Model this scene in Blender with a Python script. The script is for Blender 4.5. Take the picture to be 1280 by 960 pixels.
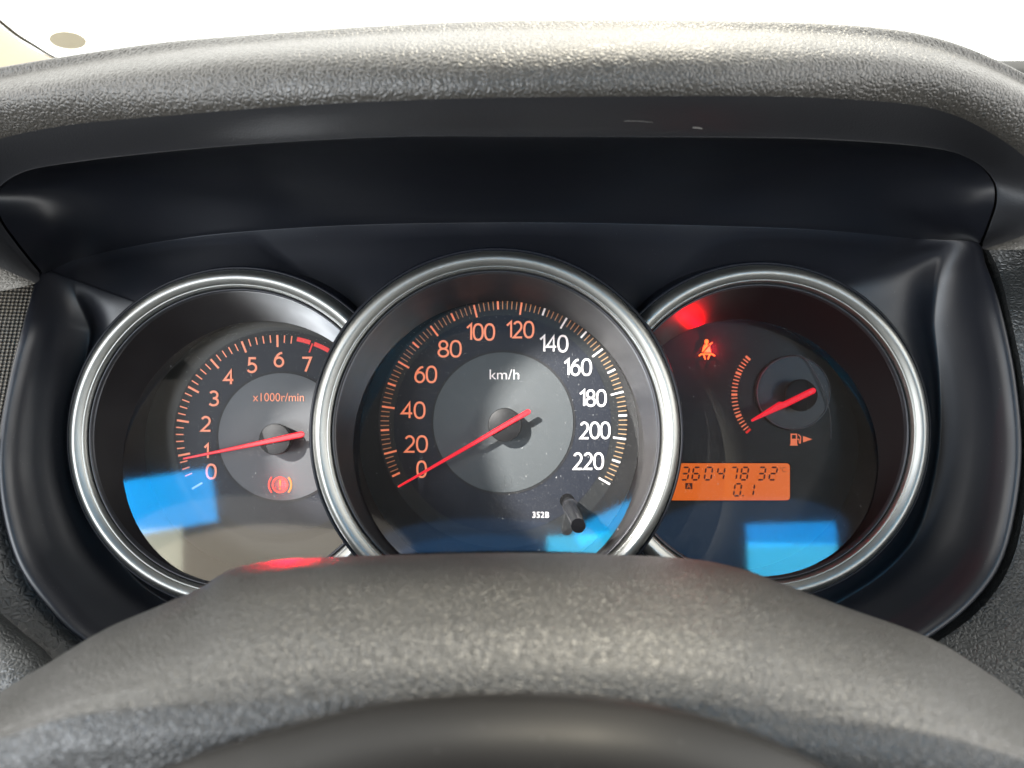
import bpy, bmesh, math, random
from mathutils import Vector, Matrix
R = math.radians
random.seed(7)
for o in list(bpy.data.objects): bpy.data.objects.remove(o, do_unlink=True)
S = bpy.context.scene
COL = S.collection
# ------------------------------------------------------------------ frame of the dashboard
# Everything on the dashboard is laid out in the gauge panel's own frame (x right, z up the panel,
# y into the dash); the panel leans back by TILT. The viewer's eye is EYE metres before it.
TILT = R(25); EYE = 0.30; F = 967.0
ROT = Matrix.Rotation(-TILT, 4, 'X')
def P(px, py, d):                      # photo pixel + distance along the view -> point in panel frame
    return Vector(((px-640)*d/F, d-EYE, (480-py)*d/F))
def W(p): return ROT @ Vector(p)
# ------------------------------------------------------------------ camera
cd = bpy.data.cameras.new('camera'); cam = bpy.data.objects.new('camera', cd); COL.objects.link(cam)
cam.matrix_world = ROT @ Matrix.Translation((0,-EYE,0)) @ Matrix.Rotation(R(90),4,'X')
cd.sensor_width = 36; cd.lens = 36*F/1280; cd.clip_start = 0.005; cd.clip_end = 200
cd.dof.use_dof = True; cd.dof.focus_distance = 0.33; cd.dof.aperture_fstop = 12
S.camera = cam
# ------------------------------------------------------------------ world, exposure
w = bpy.data.worlds.new('World'); S.world = w; w.use_nodes = True
bg = w.node_tree.nodes['Background']; bg.inputs[0].default_value = (1.0, .985, .95, 1); bg.inputs[1].default_value = 4.5
S.view_settings.view_transform = 'Standard'; S.view_settings.look = 'None'
S.view_settings.exposure = 0; S.view_settings.gamma = 1
S.render.resolution_x = 1024; S.render.resolution_y = 768
try:
    S.cycles.max_bounces = 8; S.cycles.transparent_max_bounces = 12; S.cycles.sample_clamp_indirect = 4
except Exception: pass
# ------------------------------------------------------------------ lamps
def aim(o, pos, tgt, up=Vector((0,0,1)), roll=0):
    z = (Vector(pos)-Vector(tgt)).normalized(); x = up.cross(z).normalized(); y = z.cross(x)
    m = Matrix((x,y,z)).transposed().to_4x4(); m.translation = Vector(pos)
    o.matrix_world = ROT @ (m @ Matrix.Rotation(roll,4,'Z'))
def area(name, pos, tgt, sx, sy, rad, col, roll=0, spread=180, shape='RECTANGLE'):
    l = bpy.data.lights.new(name,'AREA'); l.shape = shape; l.size = sx; l.size_y = sy
    l.energy = rad*math.pi*sx*sy*(math.pi/4 if shape=='ELLIPSE' else 1); l.color = col; l.spread = R(spread)
    o = bpy.data.objects.new(name,l); COL.objects.link(o); aim(o,pos,tgt,roll=roll); return o
def spot(name, pos, tgt, energy, col, size, blend=.1, square=False, roll=0, radius=.004):
    l = bpy.data.lights.new(name,'SPOT'); l.energy = energy; l.color = col; l.spot_size = size; l.spot_blend = blend*.4
    l.use_square = square; l.shadow_soft_size = radius
    o = bpy.data.objects.new(name,l); COL.objects.link(o); aim(o,pos,tgt,roll=roll); return o
sl = bpy.data.lights.new('sun','SUN'); sl.energy = 2.3; sl.angle = R(8); sl.color = (1,.88,.68)
so = bpy.data.objects.new('sun',sl); COL.objects.link(so)
so.rotation_euler = Vector((.18,.62,.78)).to_track_quat('Z','Y').to_euler()
# lens plane of the three gauges (leans back, top deeper)
LT = R(12); LN = Vector((0,-math.cos(LT),math.sin(LT))); LP0 = Vector((0,.028,-.03))
def lens_pt(px,py):
    c = Vector((0,-EYE,0)); d = Vector(((px-640)/F,1,(480-py)/F)); t = (LP0-c).dot(LN)/d.dot(LN); return c+d*t
def refl_lamp(name, px, py, wpx, hpx, rad, col, roll=0, t=.8, shape='RECTANGLE', spread=180):  # added lamp, placed to mirror in a lens at the given pixel
    p = lens_pt(px,py); c = Vector((0,-EYE,0)); d = (p-c); dist = d.length; d.normalize()
    r = d-2*d.dot(LN)*LN; k = (dist+t)/F
    return area(name, p+r*t, p, wpx*k, hpx*k, rad, col, roll=roll, shape=shape, spread=spread)
refl_lamp('left_reflection_lamp_upper', 184, 632, 142, 62, 10, (.0,.40,1), roll=R(17))  # added lamps giving the window-like patches mirrored in the lenses
refl_lamp('left_reflection_lamp_lower', 160, 694, 110, 54, 5.0, (.78,.80,.62), roll=R(10))
refl_lamp('seat_reflection_lamp', 360, 738, 340, 150, 1.7, (1,.87,.66), shape='ELLIPSE')  # added lamps standing in for a beige seat mirrored in the lens
refl_lamp('seat_reflection_lamp_soft', 345, 690, 330, 130, .7, (1,.92,.80), shape='ELLIPSE')
refl_lamp('right_reflection_lamp_upper', 762, 652, 90, 24, 10, (.0,.44,1), roll=R(24))
refl_lamp('right_reflection_lamp_lower', 738, 688, 104, 40, 10, (.03,.62,1), roll=R(2))
refl_lamp('fuel_reflection_lamp_upper', 988, 668, 98, 26, 9, (.0,.36,1), roll=R(-3))
refl_lamp('fuel_reflection_lamp_lower', 990, 702, 98, 40, 10, (.06,.60,1), roll=R(-5))
refl_lamp('blue_reflection_lamp_wide', 610, 705, 330, 110, .5, (.1,.42,1), shape='ELLIPSE')  # dim added lamps that soften the blue reflections
refl_lamp('blue_reflection_lamp_narrow', 610, 700, 230, 60, .6, (.05,.38,1), shape='ELLIPSE')
refl_lamp('fuel_reflection_lamp_soft', 930, 665, 230, 80, .5, (.1,.42,1), shape='ELLIPSE')
area('driver_side_fill',(-.60,-.70,-.10),(-.16,0,.0),.34,.24,19,(.86,.93,1))  # added fill lamp giving the left housing face its sheen
area('passenger_side_fill',(.60,-.66,-.05),(.16,0,.0),.26,.22,3,(.9,.95,1))  # weaker added fill for a highlight on the right of the housing
# added square spots imitating daylight on the dials; their edges draw the shade
SUNE = 78.0
SD = Vector((-.55,-1,.42)).normalized()
def sunspot(name, tgt, half, energy, roll):
    t = Vector(tgt); return spot(name, t+SD*.7, t, energy, (1,.97,.92), 2*math.atan(half/.7), .12, True, roll, .006)
# ------------------------------------------------------------------ materials
def mat(name, col=(.5,.5,.5), rough=.5, metal=0, spec=.5, emit=None, es=1, coat=0):
    m = bpy.data.materials.new(name); m.use_nodes = True; b = m.node_tree.nodes['Principled BSDF']
    b.inputs['Base Color'].default_value = (*col,1); b.inputs['Roughness'].default_value = rough
    b.inputs['Metallic'].default_value = metal; b.inputs['Specular IOR Level'].default_value = spec
    if emit: b.inputs['Emission Color'].default_value = (*emit,1); b.inputs['Emission Strength'].default_value = es
    if coat: b.inputs['Coat Weight'].default_value = coat; b.inputs['Coat Roughness'].default_value = .1
    return m
def N(m,t,**kw):
    n = m.node_tree.nodes.new(t)
    for k,v in kw.items(): setattr(n,k,v)
    return n
def L(m,a,b): m.node_tree.links.new(a,b)
def coords(m, scale=(1,1,1)):
    t = N(m,'ShaderNodeTexCoord'); mp = N(m,'ShaderNodeMapping'); mp.inputs['Scale'].default_value = scale
    L(m,t.outputs['Object'],mp.inputs['Vector']); return mp.outputs[0]
def speckle(m, scale=900, lo=.62, hi=.72, col=(.35,.35,.33), amt=.5, rough_var=.1, base=None):
    """fine dust specks and smeary roughness"""
    b = m.node_tree.nodes['Principled BSDF']; v = coords(m)
    n = N(m,'ShaderNodeTexNoise'); n.inputs['Scale'].default_value = scale; n.inputs['Detail'].default_value = 2; L(m,v,n.inputs['Vector'])
    r = N(m,'ShaderNodeMapRange'); r.inputs[1].default_value = lo; r.inputs[2].default_value = hi; r.inputs[4].default_value = amt; L(m,n.outputs[0],r.inputs[0])
    mx = N(m,'ShaderNodeMixRGB'); mx.inputs[1].default_value = b.inputs['Base Color'].default_value; mx.inputs[2].default_value = (*col,1)
    L(m,r.outputs[0],mx.inputs[0]); L(m,mx.outputs[0],b.inputs['Base Color'])
    n2 = N(m,'ShaderNodeTexNoise'); n2.inputs['Scale'].default_value = 45; n2.inputs['Detail'].default_value = 4; L(m,v,n2.inputs['Vector'])
    r2 = N(m,'ShaderNodeMapRange'); rr = b.inputs['Roughness'].default_value
    r2.inputs[1].default_value = .3; r2.inputs[2].default_value = .7; r2.inputs[3].default_value = max(.02,rr-rough_var); r2.inputs[4].default_value = rr+rough_var
    L(m,n2.outputs[0],r2.inputs[0]); L(m,r2.outputs[0],b.inputs['Roughness'])
    return m
def leather(name, col, scale, rough, dist, strength=.6, stretch=(1,1,1), invert=False, spec=.9):
    m = mat(name,col,rough,spec=spec); b = m.node_tree.nodes['Principled BSDF']; v = coords(m,stretch)
    wn = N(m,'ShaderNodeTexNoise'); wn.inputs['Scale'].default_value = scale*.6; wn.inputs['Detail'].default_value = 2; L(m,v,wn.inputs['Vector'])
    add = N(m,'ShaderNodeVectorMath',operation='MULTIPLY_ADD'); add.inputs[1].default_value = (1.1/scale,)*3
    L(m,wn.outputs['Color'],add.inputs[0]); L(m,v,add.inputs[2])
    vo = N(m,'ShaderNodeTexVoronoi',feature='DISTANCE_TO_EDGE'); vo.inputs['Scale'].default_value = scale; L(m,add.outputs[0],vo.inputs['Vector'])
    rp = N(m,'ShaderNodeMapRange',interpolation_type='SMOOTHSTEP'); rp.inputs[1].default_value = 0; rp.inputs[2].default_value = .3; L(m,vo.outputs[0],rp.inputs[0])
    n3 = N(m,'ShaderNodeTexNoise'); n3.inputs['Scale'].default_value = scale*1.3; n3.inputs['Detail'].default_value = 3; L(m,v,n3.inputs['Vector'])
    mm = N(m,'ShaderNodeMath',operation='MULTIPLY_ADD'); mm.inputs[1].default_value = .7; L(m,n3.outputs[0],mm.inputs[0]); L(m,rp.outputs[0],mm.inputs[2])
    bp = N(m,'ShaderNodeBump'); bp.inputs['Strength'].default_value = strength; bp.inputs['Distance'].default_value = dist; bp.invert = invert
    L(m,mm.outputs[0],bp.inputs['Height']); L(m,bp.outputs[0],b.inputs['Normal'])
    n4 = N(m,'ShaderNodeTexNoise'); n4.inputs['Scale'].default_value = 30; n4.inputs['Detail'].default_value = 5; L(m,v,n4.inputs['Vector'])
    r4 = N(m,'ShaderNodeMapRange'); r4.inputs[1].default_value = .3; r4.inputs[2].default_value = .7; r4.inputs[3].default_value = rough-.02; r4.inputs[4].default_value = rough+.04
    L(m,n4.outputs[0],r4.inputs[0]); L(m,r4.outputs[0],b.inputs['Roughness'])
    return m
M = {}
M['hood_leather'] = leather('hood_leather',(.046,.041,.034),640,.42,.00030,.6)
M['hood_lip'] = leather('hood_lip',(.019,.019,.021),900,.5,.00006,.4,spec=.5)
M['wheel_leather'] = leather('wheel_leather',(.028,.0268,.0247),900,.40,.00020,.6,(1,1,1))
M['pad_leather'] = leather('pad_leather',(.030,.031,.030),620,.42,.00028,.6)
M['pad_left'] = leather('pad_left',(.03,.031,.031),420,.5,.0004,.5)
M['visor'] = speckle(mat('visor',(.008,.009,.013),.38,spec=.6),1400,.74,.78,(.1,.1,.1),.5,.03)
M['airbag'] = speckle(mat('airbag',(.012,.011,.0105),.42,spec=.22),700,.72,.78,(.1,.1,.1),.4,.04)
M['housing'] = speckle(mat('housing',(.012,.013,.018),.42,spec=.65),1300,.72,.77,(.12,.12,.12),.7,.05)
M['collar'] = mat('collar',(.004,.005,.009),.45,spec=.3)
M['silver'] = speckle(mat('silver',(.37,.37,.35)  ,.42,metal=1),1500,.70,.76,(.75,.75,.72),.35,.02)
M['lip'] = mat('lip',(.045,.045,.05),.35,metal=.5)
M['tube'] = speckle(mat('tube',(.009,.0065,.007),.42,spec=.3),1500,.75,.79,(.1,.1,.1),.5,.05)
M['dial_black'] = speckle(mat('dial_black',(.010,.010,.011),.5,spec=.3),1500,.76,.8,(.2,.2,.2),.4,.04)
M['dial_black2'] = speckle(mat('dial_warm',(.022,.021,.017),.45,spec=.4),1500,.76,.8,(.2,.2,.2),.4,.04)
M['dial_blue'] = mat('dial_mid',(.013,.016,.025),.5,spec=.3)
M['dial_grey'] = mat('dial_grey',(.09,.094,.102),.5)
M['dial_grey2'] = mat('dial_grey_dark',(.062,.070,.074),.5)
M['groove'] = mat('groove',(.004,.004,.006),.6)
M['knob'] = mat('knob',(.03,.03,.032),.5,spec=.25)
M['knob_dark'] = mat('knob_dark',(.008,.008,.009),.45,spec=.25)
M['stem'] = mat('stem',(.005,.005,.006),.2)
M['needle'] = mat('needle',(.45,.008,.015),.4,emit=(1,.006,.028),es=.8)
M['print_orange'] = mat('print_orange',(.42,.24,.17),.5,emit=(1,.20,.065),es=.72)
M['print_thin'] = mat('print_thin',(.30,.23,.13),.5,emit=(1,.20,.04),es=.26)
M['print_white_and_sunlit'] = mat('print_white_and_sunlit',(.8,.8,.8),.5,emit=(1,.62,.52),es=.30)  # white print, and sunlight painted into the upper speed scale
M['print_red'] = mat('print_red',(.5,.03,.03),.5,emit=(1,.03,.02),es=.5)
M['print_pale'] = mat('print_pale',(.55,.60,.7),.5)
M['ghost'] = mat('ghost',(.07,.078,.082),.5)
M['lit_red'] = mat('lit_red',(.1,0,0),.5,emit=(1,.07,.045),es=2.4)
M['lit_yellow'] = mat('lit_yellow',(.3,.1,0),.5,emit=(1,.22,.04),es=1.9)
M['lit_orange'] = mat('lit_orange',(.2,.06,0),.5,emit=(1,.22,.05),es=1.0)
M['lcd'] = mat('lcd',(.06,.02,.0),.3,emit=(.74,.125,.0),es=.92)
M['segment'] = mat('segment',(.05,.008,.003),.5,emit=(.10,.008,.002),es=.3)
M['segment_pale'] = mat('segment_pale',(.12,.04,.015),.5,emit=(.3,.05,.01),es=.5)
M['pillar'] = leather('pillar',(.25,.20,.13),300,.8,.0003,.3)
M['frit'] = mat('frit',(.05,.035,.015),.7)
M['sticker'] = mat('sticker',(.66,.59,.44),.9)
M['dark_cloth'] = mat('dark_cloth',(.02,.02,.02),.9)
M['dash_top'] = leather('dash_top',(.09,.09,.088),500,.45,.0005,.5)
M['roof'] = mat('roof_cloth',(.10,.09,.08),.95)
def dotted():
    m = mat('dotted_trim',(.05,.046,.04),.55); b = m.node_tree.nodes['Principled BSDF']
    v = coords(m); sp = N(m,'ShaderNodeSeparateXYZ'); L(m,v,sp.inputs[0])
    def fr(src,s,ph=0):
        a = N(m,'ShaderNodeMath',operation='MULTIPLY_ADD'); a.inputs[1].default_value = s; a.inputs[2].default_value = ph; L(m,src,a.inputs[0])
        c = N(m,'ShaderNodeMath',operation='SINE'); L(m,a.outputs[0],c.inputs[0]); return c.outputs[0]
    add = N(m,'ShaderNodeMath',operation='ADD'); sub = N(m,'ShaderNodeMath',operation='SUBTRACT')
    L(m,sp.outputs[0],add.inputs[0]); L(m,sp.outputs[2],add.inputs[1]); L(m,sp.outputs[0],sub.inputs[0]); L(m,sp.outputs[2],sub.inputs[1])
    s = 2*math.pi/.0030
    mu = N(m,'ShaderNodeMath',operation='MULTIPLY'); L(m,fr(add.outputs[0],s),mu.inputs[0]); L(m,fr(sub.outputs[0],s),mu.inputs[1])
    bp = N(m,'ShaderNodeBump'); bp.inputs['Strength'].default_value = .9; bp.inputs['Distance'].default_value = .0006
    L(m,mu.outputs[0],bp.inputs['Height']); L(m,bp.outputs[0],b.inputs['Normal'])
    r = N(m,'ShaderNodeMapRange'); r.inputs[1].default_value = -.2; r.inputs[2].default_value = .5; L(m,mu.outputs[0],r.inputs[0])
    mx = N(m,'ShaderNodeMixRGB'); mx.inputs[1].default_value = (.025,.023,.02,1); mx.inputs[2].default_value = (.24,.21,.17,1)
    L(m,r.outputs[0],mx.inputs[0]); L(m,mx.outputs[0],b.inputs['Base Color']); return m
M['dotted'] = dotted()
def glass(name, ior, tint=(1,1,1), rough=.045, scratch=True):
    m = bpy.data.materials.new(name); m.use_nodes = True; nt = m.node_tree
    nt.nodes.remove(nt.nodes['Principled BSDF']); out = nt.nodes['Material Output']
    tr = N(m,'ShaderNodeBsdfTransparent'); tr.inputs[0].default_value = (*tint,1)
    gl = N(m,'ShaderNodeBsdfGlossy'); gl.inputs['Roughness'].default_value = rough
    fr = N(m,'ShaderNodeFresnel'); fr.inputs[0].default_value = ior
    mx = N(m,'ShaderNodeMixShader'); L(m,fr.outputs[0],mx.inputs[0]); L(m,tr.outputs[0],mx.inputs[1]); L(m,gl.outputs[0],mx.inputs[2])
    last = mx.outputs[0]
    if scratch:
        df = N(m,'ShaderNodeBsdfDiffuse'); df.inputs[0].default_value = (.7,.7,.68,1); v = coords(m)
        n = N(m,'ShaderNodeTexNoise'); n.inputs['Scale'].default_value = 1100; n.inputs['Detail'].default_value = 1; L(m,v,n.inputs['Vector'])
        r = N(m,'ShaderNodeMapRange'); r.inputs[1].default_value = .76; r.inputs[2].default_value = .80; r.inputs[4].default_value = .35; L(m,n.outputs[0],r.inputs[0])
        # hairline scratches: stretched noise in two directions, gathered in patches
        tot = r.outputs[0]
        for ang,sc in ((35,(5200,5200,90)),(-50,(4600,4600,120))):
            mp = N(m,'ShaderNodeMapping'); mp.inputs['Rotation'].default_value = (0,R(ang),0); mp.inputs['Scale'].default_value = sc; L(m,v,mp.inputs['Vector'])
            q = N(m,'ShaderNodeTexNoise'); q.inputs['Scale'].default_value = 1; q.inputs['Detail'].default_value = 0; L(m,mp.outputs[0],q.inputs['Vector'])
            rr = N(m,'ShaderNodeMapRange'); rr.inputs[1].default_value = .75; rr.inputs[2].default_value = .84; rr.inputs[4].default_value = .09; L(m,q.outputs[0],rr.inputs[0])
            ad = N(m,'ShaderNodeMath',operation='ADD'); L(m,tot,ad.inputs[0]); L(m,rr.outputs[0],ad.inputs[1]); tot = ad.outputs[0]
        haze = N(m,'ShaderNodeTexNoise'); haze.inputs['Scale'].default_value = 35; haze.inputs['Detail'].default_value = 4; L(m,v,haze.inputs['Vector'])
        hr = N(m,'ShaderNodeMapRange'); hr.inputs[1].default_value = .45; hr.inputs[2].default_value = .75; hr.inputs[4].default_value = .010; L(m,haze.outputs[0],hr.inputs[0])
        ad = N(m,'ShaderNodeMath',operation='ADD'); L(m,tot,ad.inputs[0]); L(m,hr.outputs[0],ad.inputs[1])
        m2 = N(m,'ShaderNodeMixShader'); L(m,ad.outputs[0],m2.inputs[0]); L(m,last,m2.inputs[1]); L(m,df.outputs[0],m2.inputs[2]); last = m2.outputs[0]
    L(m,last,out.inputs[0]); return m
M['lens'] = glass('lens',1.85)
M['windshield'] = glass('windshield_glass',1.4,(.97,.99,.98),.0,False)
# ------------------------------------------------------------------ object helpers
BASE = {}
def root(name, label, cat, base, group=None):
    o = bpy.data.objects.new(name,None); COL.objects.link(o); o.empty_display_size = .02
    o.matrix_world = ROT @ Matrix.Translation(base); o['label'] = label; o['category'] = cat
    if group: o['group'] = group
    BASE[o.name] = Vector(base); return o
def mk(name, verts, faces, m, parent=None, smooth=True, sub=None, base=None, sharp=None):
    if parent is not None:
        r = parent
        while r.parent: r = r.parent
        b = BASE[r.name]
    else: b = Vector(base or (0,0,0))
    me = bpy.data.meshes.new(name); me.from_pydata([tuple(Vector(v)-b) for v in verts],[],faces)
    bm = bmesh.new(); bm.from_mesh(me); bmesh.ops.remove_doubles(bm,verts=bm.verts,dist=1e-6); bmesh.ops.recalc_face_normals(bm,faces=bm.faces); bm.to_mesh(me); bm.free()
    me.materials.append(m)
    for p in me.polygons: p.use_smooth = smooth
    if sharp is not None: me.set_sharp_from_angle(angle=R(sharp))
    o = bpy.data.objects.new(name,me); COL.objects.link(o)
    if parent is not None: o.parent = parent
    else: o.matrix_world = ROT @ Matrix.Translation(b); BASE[o.name] = b
    return o
def tag(o,label,cat,group=None):
    o['label'] = label; o['category'] = cat
    if group: o['group'] = group
    return o
def cat_rom(pts, n, closed=False):
    """resample control points (Vectors) into n points along Catmull-Rom, even in control-index space"""
    k = len(pts); out = []
    for i in range(n):
        t = i/(n if closed else n-1)*(k if closed else k-1); j = min(int(t),k-1 if closed else k-2); f = t-j
        g = (lambda q: pts[q%k]) if closed else (lambda q: pts[max(0,min(k-1,q))])
        p0,p1,p2,p3 = g(j-1),g(j),g(j+1),g(j+2)
        if not closed and j==0: p0 = 2*p1-p2
        if not closed and j==k-2: p3 = 2*p2-p1
        out.append(.5*((2*p1)+(p2-p0)*f+(2*p0-5*p1+4*p2-p3)*f*f+(3*p1-p0-3*p2+p3)*f*f*f))
    return out
def poly_x(pts, n):   # resample a polyline of Vectors evenly by arc length (after smoothing)
    fine = cat_rom(pts, n*8); d=[0]
    for a,b in zip(fine,fine[1:]): d.append(d[-1]+(b-a).length)
    out=[];j=0
    for i in range(n):
        t=d[-1]*i/(n-1)
        while j<len(d)-2 and d[j+1]<t: j+=1
        f=(t-d[j])/max(1e-9,d[j+1]-d[j]); out.append(fine[j].lerp(fine[j+1],min(1,max(0,f))))
    return out
def grid(rows, closed=False, cap=False):
    n = len(rows[0]); v = [p for r in rows for p in r]; f = []
    for i in range(len(rows)-1):
        for j in range(n if closed else n-1):
            a=i*n+j; b=i*n+(j+1)%n; f.append((a,b,b+n,a+n))
    if cap: f.append(tuple(range((len(rows)-1)*n,len(rows)*n)))
    return v,f
def surf(rows, n, m):  # rows of control points -> smooth surface n x m
    rr = [cat_rom(r,n) for r in rows]; cols = [cat_rom([r[i] for r in rr],m) for i in range(n)]
    return grid([[cols[i][j] for i in range(n)] for j in range(m)])
def tube(path, rad, n=10, closed=False):
    v=[];f=[];k=len(path)
    for i,p in enumerate(path):
        a = path[(i-1)%k] if closed or i>0 else p; b = path[(i+1)%k] if closed or i<k-1 else p
        t=(b-a).normalized(); u=t.cross(Vector((0,1,0)))
        if u.length<1e-4: u=t.cross(Vector((0,0,1)))
        u.normalize(); w_=t.cross(u); r = rad[i] if isinstance(rad,(list,tuple)) else rad
        for q in range(n): v.append(p+r*(u*math.cos(2*math.pi*q/n)+w_*math.sin(2*math.pi*q/n)))
    for i in range(k if closed else k-1):
        for q in range(n):
            a=i*n+q;b=i*n+(q+1)%n;c=((i+1)%k)*n; f.append((a,b,c+(q+1)%n,c+q))
    if not closed: f.append(tuple(range(n))); f.append(tuple((k-1)*n+q for q in range(n)))
    return v,f
# ------------------------------------------------------------------ the car round the dash (world frame, metres)
def wbox(name,x0,x1,y0,y1,z0,z1,m,par=None):
    inv = ROT.inverted()
    vs=[inv@Vector((x,y,z)) for x in (x0,x1) for y in (y0,y1) for z in (z0,z1)]
    o=mk(name,vs,[(0,1,3,2),(4,6,7,5),(0,4,5,1),(2,3,7,6),(0,2,6,4),(1,5,7,3)],m,par,False); return o
def struct(o): o['kind']='structure'; return o
struct(wbox('ceiling',-.74,.74,-1.9,.02,.60,.64,M['roof']))
struct(wbox('floor',-.74,.74,-1.9,.9,-.72,-.70,M['dark_cloth']))
struct(wbox('wall_rear',-.74,.74,-1.94,-1.9,-.70,.64,M['dark_cloth']))
struct(wbox('wall_left_door',-.78,-.74,-1.9,.9,-.70,.03,M['dark_cloth']))
struct(wbox('wall_right_door',.74,.78,-1.9,.9,-.70,.03,M['dark_cloth']))
struct(wbox('wall_left_pillar',-.78,-.74,-.75,-.55,.03,.64,M['dark_cloth']))
struct(wbox('wall_right_pillar',.74,.78,-.75,-.55,.03,.64,M['dark_cloth']))
# ------------------------------------------------------------------ geometry of the gauges
class G: pass
def gauge(cpx,cpy,rpx,d,endpx,endpy,endr):
    g=G(); c=P(cpx,cpy,d); g.d=d; g.c=c; g.R=rpx*d/F
    e=P(endpx,endpy,.33); g.e=e; g.er=endr*.33/F; return g
GT = gauge(294,549,214,.311,320,562,163)
GS = gauge(620,544,233,.300,623,553,181)
GF = gauge(955,541,212,.311,932,560,163)
def loop(c, r, depth, cut=None, cr=0, n=160, m=60):
    """closed outline in the xz plane: circle c,r minus circle cut,cr ; depth may be function of z"""
    dep = depth if callable(depth) else (lambda z: depth)
    if cut is None:
        return [Vector((c.x+r*math.cos(a),0,c.z+r*math.sin(a))) for a in [2*math.pi*i/(n+m) for i in range(n+m)]], dep
    dx,dz = cut.x-c.x, cut.z-c.z; D = math.hypot(dx,dz); a0 = math.atan2(dz,dx)
    h = math.acos(max(-1,min(1,(D*D+r*r-cr*cr)/(2*D*r)))); k = math.acos(max(-1,min(1,(D*D+cr*cr-r*r)/(2*D*cr))))
    pts=[Vector((c.x+r*math.cos(a),0,c.z+r*math.sin(a))) for a in [a0+h+(2*math.pi-2*h)*i/(n-1) for i in range(n)]]
    b0=a0+math.pi
    # back along the cutting circle, from the (a0-h) point to the (a0+h) point
    pts+=[Vector((cut.x+cr*math.cos(a),0,cut.z+cr*math.sin(a))) for a in [b0+k-2*k*i/(m+1) for i in range(1,m+1)]]
    return pts, dep
def L3(lp):
    pts,dep = lp; return [Vector((p.x,dep(p.z),p.z)) for p in pts]
def lensy(z): return LP0.y+(z-LP0.z)*math.tan(LT)
DD = .350   # distance of the dial plates
DY = DD-EYE
def ring(g, root_, cut, name='ring'):
    y0=g.d-EYE; s=1.0
    prof=[(0,.010),(-.0000,.0048),(-.0004,.0030),(-.0013,.0012),(-.0026,.0002),(-.0038,.0),(-.0050,.0005),(-.0060,.0012),(-.0063,.00155),(-.0066,.0015),(-.0069,.0018),(-.0073,.0030),(-.0076,.0052),(-.0077,.009)]
    pr=[Vector((a,b,0)) for a,b in prof]; pr=cat_rom(pr,40)
    cr = None if cut is None else GS.R-.0035
    rows=[L3(loop(g.c,g.R+p.x,y0+p.y,cut and cut.c,cr)) for p in pr]
    v,f=grid(rows,True); return mk(name,v,f,M['silver'],root_)
def walls(g, root_, cut):
    y0=g.d-EYE
    c1 = None if cut is None else cut.c
    # thin lip inside the ring
    r0=g.R-.0079; cr=GS.R+.0016
    rows=[L3(loop(g.c,r0-q,y0+yy,c1,cr+q)) for q,yy in ((-.0012,.012),(-.0002,.0040),(.0002,.0036),(.0007,.0038),(.0010,.006))]
    v,f=grid(rows,True); mk('inner_lip',v,f,M['lip'],root_)
    # recess tube down to the lens
    r1=r0-.0009; rows=[]
    for i in range(9):
        t=i/8; c=g.c.lerp(g.e,t); r=r1+(g.er-r1)*t; cc=cr+.0012
        rows.append(L3(loop(c,r,(lambda z,t=t: (y0+.006)*(1-t)+lensy(z)*t),c1,cc)))
    # small step then on to the dial plate
    rows.append(L3(loop(g.e,g.er+.0012,(lambda z: lensy(z)+.0004),c1,cc))); rows.append(L3(loop(g.e,g.er+.0016,DY+.002,c1,cc)))
    v,f=grid(rows,True); mk('recess_wall',v,f,M['tube'],root_,sharp=50)
    lp=L3(loop(g.e,g.er+.0006,(lambda z: lensy(z)-.0002),c1,cc)); k=len(lp)
    mk('lens',lp,[tuple(range(k))],M['lens'],root_,False)
    lp=L3(loop(g.e,g.er+.0014,DY,c1,cc)); return lp,cc
def disc(name,cx,cy,r,d,m,root_,n=96,r2=None,hgt=0,rim=0,clip=None):
    c=P(cx,cy,d); rr=r*d/F
    if hgt:
        rows=[]; prof=[(rr,c.y),(rr,c.y-hgt+rim),(rr-rim*.3,c.y-hgt+rim*.3),(rr-rim,c.y-hgt)]
        for q,y in prof: rows.append([Vector((c.x+q*math.cos(2*math.pi*i/n),y,c.z+q*math.sin(2*math.pi*i/n))) for i in range(n)])
        v,f=grid(rows,True,True); return mk(name,v,f,m,root_,sharp=40)
    if clip:
        lp=L3(loop(c,rr,c.y,clip[0],clip[1])) ; return mk(name,lp,[tuple(range(len(lp)))],m,root_,False)
    pts=[Vector((c.x+rr*math.cos(2*math.pi*i/n),c.y,c.z+rr*math.sin(2*math.pi*i/n))) for i in range(n)]
    return mk(name,pts,[tuple(range(n))],m,root_,False)
def flat(name, polys, d, m, root_, holes=None):
    """several flat px polygons at one depth joined as one printed mark"""
    v=[];f=[]
    for p in polys:
        b=len(v); v+=[P(x,y,d) for x,y in p]; f.append(tuple(range(b,b+len(p))))
    return mk(name,v,f,m,root_,False)
def seg(x0,y0,x1,y1,w0,w1=None):
    w1=w0 if w1 is None else w1; dx,dy=x1-x0,y1-y0; l=math.hypot(dx,dy); nx,ny=-dy/l/2,dx/l/2
    return [(x0+nx*w0,y0+ny*w0),(x1+nx*w1,y1+ny*w1),(x1-nx*w1,y1-ny*w1),(x0-nx*w0,y0-ny*w0)]
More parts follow.
